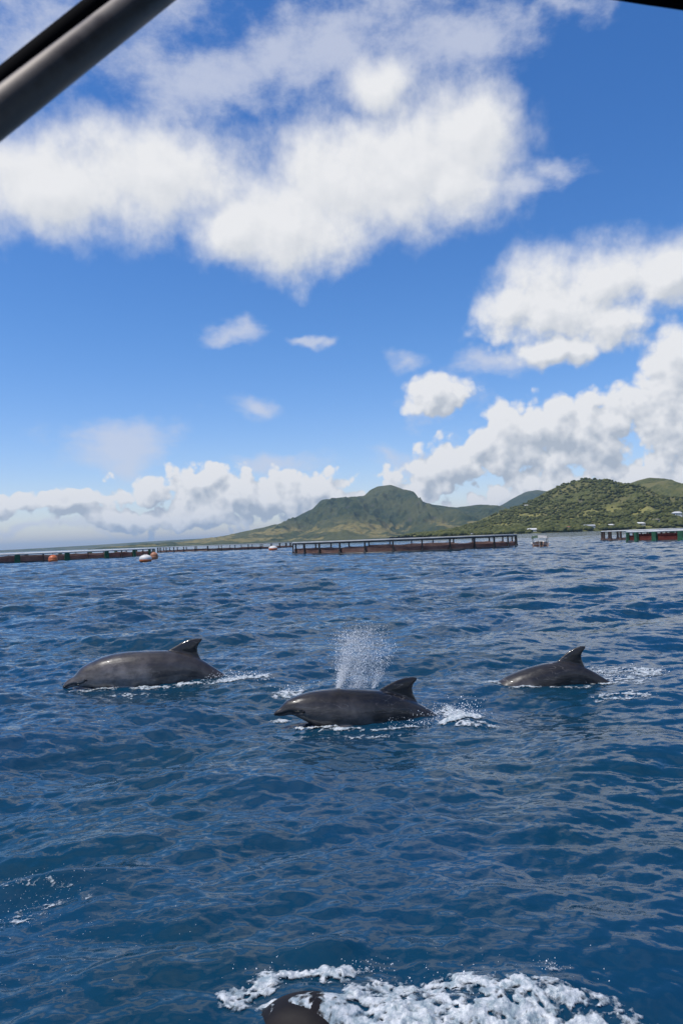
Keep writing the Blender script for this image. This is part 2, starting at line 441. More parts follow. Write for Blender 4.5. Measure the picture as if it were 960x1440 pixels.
def hill(name, sil, D, front, back, mat, nu=420, nv=130, seed=0, rough=0.16, cliff=1.0, lam=0.45):
    """ridge whose crest stands at distance D; foot at D - front; spurs and gullies run down to the shore"""
    xs, zs = [], []
    for px, py in sil:
        p = at(px, py, D); xs.append(p.x); zs.append(max(p.z, 0.0))
    xs = np.array(xs); zs = np.array(zs); o_ = np.argsort(xs); xs = xs[o_]; zs = zs[o_]
    U = np.linspace(xs[0], xs[-1], nu)
    cz = np.interp(U, xs, zs)
    k = np.array([1, 2, 3, 2, 1.0]); k /= k.sum(); cz = np.convolve(np.pad(cz, 2, 'edge'), k, 'valid')
    V = np.concatenate([np.linspace(-1, 0, nv), np.linspace(0, 1, nv // 3)[1:]])
    UU, VV = np.meshgrid(U, V, indexing='ij'); CZ = np.repeat(cz[:, None], len(V), 1)
    YY = D + np.where(VV < 0, VV * front, VV * back)
    # the line of the valleys wanders
    s = np.abs(VV)
    prof = np.where(VV < 0, (1 - s) ** cliff * (1 - 0.25 * np.sin(s * np.pi) ** 2), 1 - s ** 1.5)
    span = front * lam
    sp = fbm(UU / span, YY / (span * 2.2), 5, seed, 0.55, ridged=True)
    fine = fbm(UU / (span * 0.2), YY / (span * 0.25), 4, seed + 9, 0.55)
    env = np.clip(s * 3.5, 0, 1) * (1 - s) ** 0.7
    hmax = zs.max()
    amp = CZ * 0.7 + hmax * 0.08
    # broaden the crest sideways as it comes down, so the front is a body and not a curtain
    Z = CZ * prof + env * amp * rough * 1.6 * sp + env * amp * rough * 0.35 * fine
    Z += fbm(UU / (span * 0.09), YY / (span * 0.09), 3, seed + 3) * hmax * 0.012
    Z = np.minimum(Z, CZ * (1 - 0.22 * s) + hmax * 0.004 * fine)
    Z = np.where(s > 0.985, -3.0, np.maximum(Z, -3 + 4 * (1 - s)))
    nu_, nv_ = UU.shape
    idx = np.arange(nu_ * nv_).reshape(nu_, nv_)
    F = np.stack([idx[:-1, :-1], idx[1:, :-1], idx[1:, 1:], idx[:-1, 1:]], -1).reshape(-1, 4)
    o = mesh_obj(name, np.stack([UU, YY, Z], -1).reshape(-1, 3), F, mat)
    tag(o, kind='structure')
    return U, YY[0], Z

SIL_MAIN = [(250,764),(300,757),(340,750),(380,742),(405,734),(420,725),(440,715),(450,704),(456,702),(480,701),(498,698),(512,697),(520,689),
            (530,684),(541,682.5),(550,681.5),(565,688),(578,692),(585,702),(605,709),(640,713.5),(655,712),(672,709.5),(685,710),(697,714),(720,722),(760,735),(820,745)]
SIL_FAR = [(640,745),(690,718),(700,713),(715,705),(728,697),(740,691),(755,689),(770,691),(790,700),(830,715),(880,730),(940,741)]
SIL_HILL = [(560,754),(600,750),(640,744),(660,737),(680,730),(700,721),(730,712),(745,705),(765,697),(780,688),(792,680),(800,679),(812,675),(825,673),
            (840,676),(855,682),(870,688),(890,694),(920,705),(960,715),(1000,725),(1060,735),(1120,739)]
SIL_HILL2 = [(800,722),(830,705),(860,690),(875,684),(895,676),(912,671.5),(930,673),(950,679),(970,684),(1010,695),(1080,712),(1200,728),(1300,731)]
COAST = [(x, hor(x) - h) for x, h in ((-420, 2), (-250, 3), (-120, 2.6), (0, 3.2), (60, 4), (120, 5.2), (170, 6.5), (230, 8.2), (280, 9), (340, 8), (420, 6), (560, 6), (700, 5), (860, 3))]
hill('far_coast', COAST, 9500, 900, 900, M_COAST, 300, 40, 5, 0.10, 0.8, 0.8)
hill('far_ridge', SIL_FAR, 8200, 1800, 1500, M_MOUNT, 160, 60, 21, 0.12)
hill('mountain', SIL_MAIN, 5600, 2000, 1600, M_MOUNT, 520, 200, 31, 0.46, 1.35, 0.30)
hill('back_hill', SIL_HILL2, 3000, 1100, 700, M_HILL, 320, 140, 51, 0.26, 1.1, 0.36)
HU, HY, HZ = hill('wooded_hill', SIL_HILL, 2450, 900, 600, M_HILL, 480, 200, 61, 0.28, 1.1, 0.36)
def hill_z(x, y):
    i = np.clip(np.interp(x, HU, np.arange(len(HU))), 0, len(HU) - 1.001); j = np.clip(np.interp(y, HY, np.arange(len(HY))), 0, len(HY) - 1.001)
    i0 = i.astype(int); j0 = j.astype(int); fi = i - i0; fj = j - j0
    return (HZ[i0, j0] * (1 - fi) + HZ[i0 + 1, j0] * fi) * (1 - fj) + (HZ[i0, j0 + 1] * (1 - fi) + HZ[i0 + 1, j0 + 1] * fi) * fj

# houses along the shore of the near hill
M_WALLS = {'white': simple_mat('white_render', (0.72, 0.71, 0.68), (0.80, 0.79, 0.76), 0.2), 'cream': simple_mat('cream_render', (0.60, 0.54, 0.42), (0.66, 0.60, 0.48), 0.2),
           'grey': simple_mat('grey_render', (0.38, 0.38, 0.37), (0.46, 0.45, 0.43), 0.2)}
M_ROOFS = {'white': simple_mat('pale_roof', (0.66, 0.65, 0.62), (0.76, 0.75, 0.72), 0.2), 'thatch': simple_mat('thatch_roof', (0.22, 0.18, 0.13), (0.30, 0.25, 0.18), 0.4),
           'red': simple_mat('red_roof', (0.36, 0.12, 0.07), (0.42, 0.16, 0.09), 0.3), 'grey': simple_mat('grey_roof', (0.30, 0.31, 0.33), (0.38, 0.39, 0.40), 0.3)}
M_GLASS = simple_mat('window_glass', (0.02, 0.025, 0.03), (0.03, 0.035, 0.04), 1.0, 0.15)
HOUSES = []
def house(px, Y, w, h, wall, roof, hip, label, base=None, nwin=4):
    p = at(px, hor(px), Y); x = p.x
    z = float(hill_z(np.array([x]), np.array([Y]))[0]) if base is None else base
    z = max(z, 0.5)
    HOUSES.append((x, Y, w))
    root = empty('house', (x, Y, z)); tag(root, label, 'house', 'houses along the far shore')
    d = w * 0.55
    bm = bmesh.new(); add_box(bm, (0, 0, h / 2 - 1.5), (w, d, h + 3)); bm_obj('wall', bm, M_WALLS[wall], root)
    bm = bmesh.new(); ov = 0.8; rh = max(1.5, w * 0.14)
    a, c = w / 2 + ov, d / 2 + ov; r_ = a * (0.55 if hip else 1.0)
    vv = [bm.verts.new(q) for q in ((-a, -c, h), (a, -c, h), (a, c, h), (-a, c, h), (-r_, 0, h + rh), (r_, 0, h + rh))]
    for f in ((0, 1, 5, 4), (2, 3, 4, 5), (1, 2, 5), (3, 0, 4), (3, 2, 1, 0)): bm.faces.new([vv[i] for i in f])
    bm_obj('roof', bm, M_ROOFS[roof], root)
    for i in range(nwin):
        bm = bmesh.new(); add_box(bm, (-w / 2 + (i + 0.5) * w / nwin, -d / 2 - 0.04, h * 0.5), (w / nwin * 0.45, 0.16, h * 0.42)); bm_obj('window', bm, M_GLASS, root)
house(748, 1605, 19.5, 4.8, 'white', 'white', False, 'long white house with bright pale gabled roof at the end of the wooded shore', nwin=5)
house(661, 1635, 10.5, 3.6, 'white', 'grey', True, 'small white house with grey hipped roof under the low end of the wooded hill', nwin=3)
house(715, 1635, 9, 3.2, 'cream', 'thatch', True, 'small cream house with brown thatched roof on the wooded shore', nwin=3)
house(798, 1620, 9.75, 4, 'white', 'red', True, 'white shore house with dull red hipped roof among dark trees', nwin=3)
house(828, 1615, 22.5, 4.4, 'white', 'grey', False, 'very long white shore building with grey gabled roof', nwin=7)
house(858, 1625, 13.5, 4.8, 'grey', 'white', True, 'grey shore house with pale hipped roof beside the long white building', nwin=4)
house(879, 1617, 12, 4.8, 'cream', 'grey', False, 'cream shore house with grey gabled roof', nwin=4)
house(900, 1620, 18, 4.8, 'cream', 'white', True, 'wide cream shore house with pale hipped roof', nwin=5)
house(922, 1645, 13.5, 4.8, 'white', 'thatch', True, 'white house with brown thatched roof behind the green and red fish pen', nwin=4)
house(952, 1685, 19.5, 7.2, 'white', 'white', True, 'tall two storey white house with pale hipped roof up from the shore', nwin=5)
house(741, 2380, 9.75, 4, 'white', 'white', False, 'lone white house high on the ridge of the wooded hill', nwin=2)
house(690, 1685, 12, 4, 'grey', 'thatch', False, 'grey house with brown thatched gable roof on the wooded shore', nwin=4)

# woodland that covers the near hill and its shore: many uneven crowns, nobody could count them
def woodland():
    m, t, p = material('tree_foliage')
    pos = t.node('ShaderNodeNewGeometry').outputs['Position']
    n = t.noise(pos, 0.05, 6, 0.7); n2 = t.noise(pos, 0.9, 3, 0.6)
    c = t.mix(t.smooth(n, 0.36, 0.64), (0.052, 0.064, 0.019), (0.135, 0.136, 0.046))
    c = t.mix(t.smooth(n2, 0.35, 0.7, 0.0, 0.5), c, (0.045, 0.054, 0.016))
    t.l.new(c, p.inputs['Base Color']); p.inputs['Roughness'].default_value = 0.9; p.inputs['Specular IOR Level'].default_value = 0.1
    bm = bmesh.new(); bmesh.ops.create_icosphere(bm, subdivisions=1, radius=1.0)
    bv = np.array([v.co[:] for v in bm.verts]); bf = np.array([[v.index for v in f.verts] for f in bm.faces]); bm.free()
    rs = np.random.RandomState(8)
    n_ = 26000
    x = rs.uniform(HU[0], HU[-1], n_); y = 1555 + (rs.rand(n_) ** 1.5) * 900
    cl = fbm(x / 130.0, y / 130.0, 4, 77)
    shore = y < 1640
    keep = (cl + rs.normal(0, 0.22, n_) > -0.08) | (shore & (rs.rand(n_) < 0.55))
    x, y, shore = x[keep], y[keep], shore[keep]
    z = hill_z(x, y)
    ok = z > 1.0
    for hx, hy, hw in HOUSES: ok &= ~((np.abs(x - hx) < hw * 0.5 + 2.5) & (y < hy + hw * 0.3 + 4) & (y > hy - 55))
    x, y, z, shore = x[ok], y[ok], z[ok], shore[ok]
    r = (2.2 + 5.0 * rs.rand(len(x)) ** 1.5) * np.where(shore, 1.25, 1.0)
    V = []; 
    jit = 1 + rs.normal(0, 0.22, (len(x), len(bv)))
    a = rs.rand(len(x)) * 6.28; ca, sa = np.cos(a)[:, None], np.sin(a)[:, None]
    bx = (bv[None, :, 0] * ca - bv[None, :, 1] * sa) * jit; by = (bv[None, :, 0] * sa + bv[None, :, 1] * ca) * jit; bz = bv[None, :, 2] * jit * 0.62
    V = np.stack([x[:, None] + bx * r[:, None], y[:, None] + by * r[:, None], z[:, None] + (bz + 0.45) * r[:, None]], -1).reshape(-1, 3)
    F = (bf[None] + (np.arange(len(x)) * len(bv))[:, None, None]).reshape(-1, 3)
    o = mesh_obj('woodland', V, F, m, smooth=True)
    tag(o, 'dense dark green woodland covering the near hill and its shore', 'woodland', kind='stuff')
woodland()

# ------------------------------------------------------------------ fish pens
M_RAIL_W = simple_mat('pale_plastic_pipe', (0.46, 0.47, 0.46), (0.60, 0.61, 0.60), 0.7, 0.5)
M_RAIL_G = simple_mat('grey_plastic_pipe', (0.26, 0.27, 0.27), (0.36, 0.37, 0.37), 0.7, 0.55)
M_POST_D = simple_mat('black_plastic_post', (0.014, 0.014, 0.015), (0.03, 0.028, 0.026), 1.5, 0.6)
M_POST_B = simple_mat('brown_stained_post', (0.05, 0.035, 0.028), (0.10, 0.055, 0.04), 1.5, 0.7)
M_SLEEVE = simple_mat('green_net_sleeve', (0.012, 0.065, 0.035), (0.03, 0.13, 0.07), 2.0, 0.85)
M_FLOAT = simple_mat('black_float_pipe', (0.012, 0.013, 0.015), (0.035, 0.037, 0.038), 1.0, 0.45)
def net_mat(name, a, c):
    m, t, p = material(name)
    tc = t.node('ShaderNodeTexCoord').outputs['Object']
    n = t.noise(tc, 0.6, 6, 0.65); w = t.noise(t.vmath('MULTIPLY', tc, (1, 1, 6)), 2.0, 3, 0.6)
    cc = t.mix(t.smooth(n, 0.35, 0.66), a, c); cc = t.mix(t.smooth(w, 0.5, 0.7, 0.0, 0.45), cc, (0.06, 0.045, 0.04))
    t.l.new(cc, p.inputs['Base Color']); p.inputs['Roughness'].default_value = 0.9; p.inputs['Specular IOR Level'].default_value = 0.15
    return m
M_NET_R = net_mat('red_brown_net', (0.27, 0.16, 0.13), (0.40, 0.26, 0.22))
M_NET_B = net_mat('red_net', (0.20, 0.048, 0.042), (0.27, 0.09, 0.075))
M_NET_G = net_mat('green_net', (0.015, 0.06, 0.035), (0.03, 0.10, 0.06))

def pen(center, R, n, rail_h, label, rail, post, net, net_lo, net_hi, sleeve_every=0, sleeve_w=0.8, post_w=0.28, phase=0.0, dark_top=False, aspect=1.0, rail_r=0.075):
    root = empty('fish_pen', (center[0], center[1], 0.0)); tag(root, label, 'fish pen', 'floating fish pens')
    def P(a, r, z): return (r * math.cos(a), r * aspect * math.sin(a), z)
    seg = 96
    for r_, nm in ((R, 'float_pipe'), (R - 0.75, 'float_pipe')):
        bm = bmesh.new(); add_tube(bm, [P(k * 2 * math.pi / seg, r_, 0.05) for k in range(seg)], 0.20, 8, True); bm_obj(nm, bm, M_FLOAT, root, True)
    bm = bmesh.new(); add_tube(bm, [P(k * 2 * math.pi / seg, R, rail_h) for k in range(seg)], rail_r, 8, True); bm_obj('hand_rail', bm, rail, root, True)
    if dark_top:
        bm = bmesh.new(); add_tube(bm, [P(k * 2 * math.pi / seg, R - 0.03, rail_h - 0.17) for k in range(seg)], 0.06, 6, True); bm_obj('lower_rail', bm, M_POST_D, root, True)
    pb = bmesh.new()
    add_box(pb, (0, 0, rail_h / 2 - 0.06), (post_w * 0.62, post_w * 0.62, rail_h - 0.02), taper=0.9)
    add_box(pb, (0, 0, 0.22), (post_w * 1.5, post_w * 1.5, 0.42), taper=0.55)
    me = bpy.data.meshes.new('post'); pb.to_mesh(me); pb.free(); me.materials.append(post)
    sm = None
    if sleeve_every:
        sb = bmesh.new(); add_box(sb, (0, 0, rail_h * 0.47), (0.34, sleeve_w, rail_h * 0.96), taper=0.86)
        sm = bpy.data.meshes.new('net_sleeve'); sb.to_mesh(sm); sb.free(); sm.materials.append(M_SLEEVE)
    for i in range(n):
        a = phase + i * 2 * math.pi / n
        o = bpy.data.objects.new('post', me); COL.objects.link(o); o.parent = root; o.location = P(a, R - 0.02, 0); o.rotation_euler = (0, 0, a)
        if sleeve_every and i % sleeve_every == 0:
            o = bpy.data.objects.new('net_sleeve', sm); COL.objects.link(o); o.parent = root; o.location = P(a, R + 0.06, 0); o.rotation_euler = (0, 0, a)
    rs = random.Random(int(R * 10))
    for i in range(n):                                     # one net panel to each bay, sagging between its posts
        a0 = phase + i * 2 * math.pi / n; a1 = a0 + 2 * math.pi / n
        bm = bmesh.new(); cols = []; m = 6; sag = rs.uniform(0.02, 0.16); top = net_hi * rs.uniform(0.9, 1.08)
        for k in range(m + 1):
            f = k / m; a = a0 + (a1 - a0) * f; s_ = math.sin(f * math.pi)
            rr = R - 0.16 + rs.uniform(-0.03, 0.03)
            cols.append([bm.verts.new(P(a, rr, net_lo)), bm.verts.new(P(a, rr - 0.04 * s_, (net_lo + top) / 2)), bm.verts.new(P(a, rr - 0.02, top - sag * s_))])
        for k in range(m):
            for j in range(2): bm.faces.new((cols[k][j], cols[k + 1][j], cols[k + 1][j + 1], cols[k][j + 1]))
        bmesh.ops.solidify(bm, geom=bm.faces[:], thickness=0.02)
        bm_obj('net_panel', bm, net, root)
    return root
_c = at(567, 760, 102); pen((_c.x, _c.y), 15.2, 28, 1.60, 'round fish pen with black posts and grey rail before the mountain', M_RAIL_G, M_POST_D, M_NET_R, 0.05, 0.78, phase=0.06, dark_top=True, rail_r=0.10)
_c = at(-30, 775, 148); pen((_c.x, _c.y), 34.0, 52, 1.42, 'large fish pen with pale rail, green sleeves and brown net panels', M_RAIL_W, M_POST_B, M_NET_R, 0.02, 0.92, sleeve_every=2, sleeve_w=0.9, phase=0.02, rail_r=0.13)
_c = at(318, 766, 222); pen((_c.x, _c.y), 20.0, 34, 1.55, 'distant fish pen with thin dark posts behind the white and orange buoys', M_RAIL_G, M_POST_D, M_NET_R, 0.02, 0.62, post_w=0.34)
_c = at(905, 750, 118); pen((_c.x, _c.y), 6.4, 20, 1.55, 'small fish pen with brown posts and pale rail beside the green and red pen', M_RAIL_W, M_POST_B, M_NET_R, 0.02, 0.45, post_w=0.42, rail_r=0.10)
_c = at(1010, 750, 100); pen((_c.x, _c.y), 11.6, 20, 1.38, 'fish pen with broad green sleeves and bright red net panels', M_RAIL_W, M_SLEEVE, M_NET_B, 0.12, 0.98, sleeve_every=1, sleeve_w=0.75, phase=0.1, rail_r=0.11)

# ------------------------------------------------------------------ buoys and a small boat
M_BUOY_O = simple_mat('orange_buoy_plastic', (0.50, 0.12, 0.035), (0.58, 0.17, 0.06), 1.2, 0.5)
M_BUOY_B = simple_mat('faded_brown_buoy_plastic', (0.36, 0.15, 0.08), (0.44, 0.20, 0.11), 1.2, 0.6)
M_BUOY_W = simple_mat('white_buoy_plastic', (0.62, 0.60, 0.56), (0.74, 0.72, 0.68), 1.2, 0.5)
def lathe(bm, prof, seg=18):
    rings = [[bm.verts.new((r * math.cos(k * 2 * math.pi / seg), r * math.sin(k * 2 * math.pi / seg), z)) for k in range(seg)] for r, z in prof]
    for A, B in zip(rings, rings[1:]):
        for k in range(seg): bm.faces.new((A[k], A[(k + 1) % seg], B[(k + 1) % seg], B[k]))
    bm.faces.new(rings[0][::-1]); bm.faces.new(rings[-1])
def buoy(px, py, w, hgt, label, top, bottom, split=0.45, Y=None):
    s = sea(px, py)
    if Y: q = at(px, py, Y); s = Vector((q.x, Y, 0))
    root = empty('buoy', (s.x, s.y, -hgt * 0.12)); tag(root, label, 'buoy', 'mooring buoys')
    def rad(f): return w / 2 * max(0.05, (1 - abs(2 * f - 0.92) ** 2.6)) ** 0.5
    lo = [(rad(f), f * hgt) for f in np.linspace(0.0, split, 7)]; hi = [(rad(f) * 0.995, f * hgt) for f in np.linspace(split, 0.98, 9)]
    bm = bmesh.new(); lathe(bm, lo); bm_obj('lower_half', bm, bottom, root, True)
    bm = bmesh.new(); lathe(bm, hi); bm_obj('upper_half', bm, top, root, True)
    bm = bmesh.new(); add_tube(bm, [(-0.10, 0, hgt * 0.95), (-0.10, 0, hgt * 1.06), (0, 0, hgt * 1.12), (0.10, 0, hgt * 1.06), (0.10, 0, hgt * 0.95)], 0.025, 6); bm_obj('lifting_eye', bm, M_POST_D, root, True)
buoy(205, 790.5, 1.5, 1.05, 'big buoy with white top and orange base before the green sleeves', M_BUOY_W, M_BUOY_O, 0.42)
buoy(75, 788, 1.35, 1.35, 'bright orange buoy against the large pen with the pale rail', M_BUOY_O, M_BUOY_O, 0.5, Y=111)
buoy(217, 785, 1.1, 1.25, 'faded orange brown buoy beside the big white topped buoy', M_BUOY_B, M_BUOY_B, 0.5, Y=104)
buoy(384, 774.5, 1.9, 1.25, 'squat white and orange buoy before the distant thin posted pen', M_BUOY_W, M_BUOY_O, 0.55)

def skiff():
    s = sea(759, 770)
    root = empty('canopied_boat', (s.x, s.y, 0), math.radians(-12)); tag(root, 'small boat with orange brown hull and pale canopy moored off the shore', 'boat')
    M_H = simple_mat('worn_orange_hull_paint', (0.40, 0.24, 0.17), (0.50, 0.33, 0.25), 1.0, 0.45)
    M_T = simple_mat('white_gunwale_paint', (0.6, 0.58, 0.55), (0.7, 0.68, 0.64), 1.0, 0.45)
    M_C = simple_mat('white_canopy_cloth', (0.56, 0.55, 0.53), (0.70, 0.69, 0.66), 1.0, 0.8)
    M_CG = simple_mat('green_canopy_cloth', (0.09, 0.15, 0.10), (0.14, 0.22, 0.15), 1.0, 0.8)
    L, B = 3.4, 0.95
    st = np.linspace(0, 1, 12)
    def half(f): return B * (1 - max(0, f - 0.35) ** 2.2 * 2.3) if f < 1 else 0.02
    rows = []
    bm = bmesh.new()
    for f in st:
        hw = max(0.03, half(f)); y = -L * 0.35 + f * L; sh = 0.50 + 0.22 * f * f
        rows.append([bm.verts.new(q) for q in ((-hw, y, sh), (-hw * 0.92, y, 0.12), (-hw * 0.5, y, -0.2), (0, y, -0.28), (hw * 0.5, y, -0.2), (hw * 0.92, y, 0.12), (hw, y, sh),
                                               (hw * 0.88, y, sh), (hw * 0.7, y, 0.10), (-hw * 0.7, y, 0.10), (-hw * 0.88, y, sh))])
    for A, C in zip(rows, rows[1:]):
        for k in range(11): bm.faces.new((A[k], A[(k + 1) % 11], C[(k + 1) % 11], C[k]))
    bm.faces.new(rows[0][::-1]); bm.faces.new(rows[-1])
    bm_obj('hull', bm, M_H, root)
    for sgn in (-1, 1):
        bm = bmesh.new(); add_tube(bm, [(sgn * max(0.03, half(f)), -L * 0.35 + f * L, 0.50 + 0.22 * f * f) for f in st], 0.085, 6); bm_obj('gunwale', bm, M_T, root, True)
    for f in (0.3, 0.6):
        bm = bmesh.new(); add_box(bm, (0, -L * 0.35 + f * L, 0.40), (half(f) * 1.7, 0.28, 0.05)); bm_obj('thwart', bm, M_T, root)
    for sx in (-1, 1):
        for f in (0.06, 0.62):
            bm = bmesh.new(); add_tube(bm, [(sx * half(f) * 0.93, -L * 0.35 + f * L, 0.4), (sx * 0.80, -L * 0.35 + f * L, 1.32)], 0.03, 6); bm_obj('canopy_pole', bm, M_POST_D, root, True)
    for (x0, x1, mt) in ((-0.95, -0.25, M_CG), (-0.25, 0.98, M_C)):
        bm = bmesh.new(); g = []
        for i in range(7):
            x = x0 + (x1 - x0) * i / 6
            g.append([bm.verts.new((x, y, 1.32 + 0.12 * (1 - (x / 0.98) ** 2) - (0.26 if (abs(x) > 0.9 or y < -1.0) else 0))) for y in (-1.25, -0.4, 0.5, 1.2)])
        for i in range(6):
            for j in range(3): bm.faces.new((g[i][j], g[i + 1][j], g[i + 1][j + 1], g[i][j + 1]))
        bmesh.ops.solidify(bm, geom=bm.faces[:], thickness=0.03)
        bm_obj('canopy_panel', bm, mt, root)
    bm = bmesh.new(); add_box(bm, (0.1, -L * 0.35 - 0.12, 0.5), (0.28, 0.22, 0.5), taper=0.8); add_box(bm, (0.1, -L * 0.35 - 0.14, 0.05), (0.10, 0.12, 0.6)); bm_obj('outboard_motor', bm, M_POST_D, root)
skiff()

# ------------------------------------------------------------------ dolphins
def dolphin_material(name, hue=1.0, patch=(0, 0)):
    m, t, p = material(name)
    ob = t.node('ShaderNodeTexCoord').outputs['Object']
    x, y, z = t.sep(ob)
    up = t.node('ShaderNodeAttribute', attribute_name='girth').outputs['Fac']       # 1 on the back, 0 on the belly
    al = t.node('ShaderNodeAttribute', attribute_name='along').outputs['Fac']
    n1 = t.noise(ob, 2.6, 6, 0.6); n2 = t.noise(t.vmath('MULTIPLY', ob, (1, 1, 2.5)), 9.0, 5, 0.65)
    bl = t.math('ADD', up, t.math('MULTIPLY', t.math('SUBTRACT', n1, 0.5), 0.55))
    c = t.mix(t.smooth(bl, 0.50, 0.92), (0.145 * hue, 0.130 * hue, 0.122 * hue), (0.032 * hue, 0.027 * hue, 0.025 * hue))
    # dark cape behind the shoulder and pale rubbed patches
    cape = t.math('MULTIPLY', t.smooth(al, 0.40, 0.46), t.smooth(t.math('ADD', up, t.math('MULTIPLY', n1, 0.3)), 0.42, 0.60))
    c = t.mix(t.math('MULTIPLY', cape, 0.75), c, (0.022 * hue, 0.019 * hue, 0.019 * hue))
    rub = t.math('MULTIPLY', t.smooth(n2, 0.56, 0.72), t.smooth(n1, 0.46, 0.58))
    c = t.mix(t.math('MULTIPLY', rub, 0.3), c, (0.12, 0.108, 0.10))
    c = t.mix(t.smooth(up, 0.95, 1.0, 0.0, 0.8), c, (0.010, 0.009, 0.009))
    # fine tooth-rake scratches
    sc_ = t.noise(t.vmath('MULTIPLY', ob, (2.0, 1.0, 7.0)), 1.6, 1, 0.5, dist=1.2)
    ridge = t.smooth(t.math('ABSOLUTE', t.math('SUBTRACT', sc_, 0.5)), 0.014, 0.0)
    c = t.mix(t.math('MULTIPLY', ridge, t.smooth(n1, 0.52, 0.60, 0.0, 0.45)), c, (0.26, 0.24, 0.22))
    mot = t.smooth(t.noise(ob, 6.0, 6, 0.65), 0.35, 0.65, 0.62, 1.25)
    c = t.vmath('SCALE', c, scale=mot)
    mouth = t.node('ShaderNodeAttribute', attribute_name='crease').outputs['Fac']
    c = t.mix(mouth, c, (0.012, 0.011, 0.011))
    t.l.new(c, p.inputs['Base Color'])
    wet = t.noise(ob, 5.0, 4, 0.6)
    t.l.new(t.smooth(wet, 0.35, 0.65, 0.28, 0.48), p.inputs['Roughness'])
    p.inputs['Coat Weight'].default_value = 1.0; p.inputs['Coat Roughness'].default_value = 0.06; p.inputs['Coat IOR'].default_value = 1.33
    p.inputs['IOR'].default_value = 1.38
    bp = t.node('ShaderNodeBump'); bp.inputs['Strength'].default_value = 0.22; bp.inputs['Distance'].default_value = 0.04
    t.l.new(t.noise(t.vmath('MULTIPLY', ob, (0.5, 1, 1.2)), 7.0, 4, 0.5), bp.inputs['Height']); t.l.new(bp.outputs[0], p.inputs['Normal']); t.l.new(bp.outputs[0], p.inputs['Coat Normal'])
    return m
M_EYE = simple_mat('dolphin_eye', (0.006, 0.005, 0.005), (0.01, 0.008, 0.008), 20, 0.12)

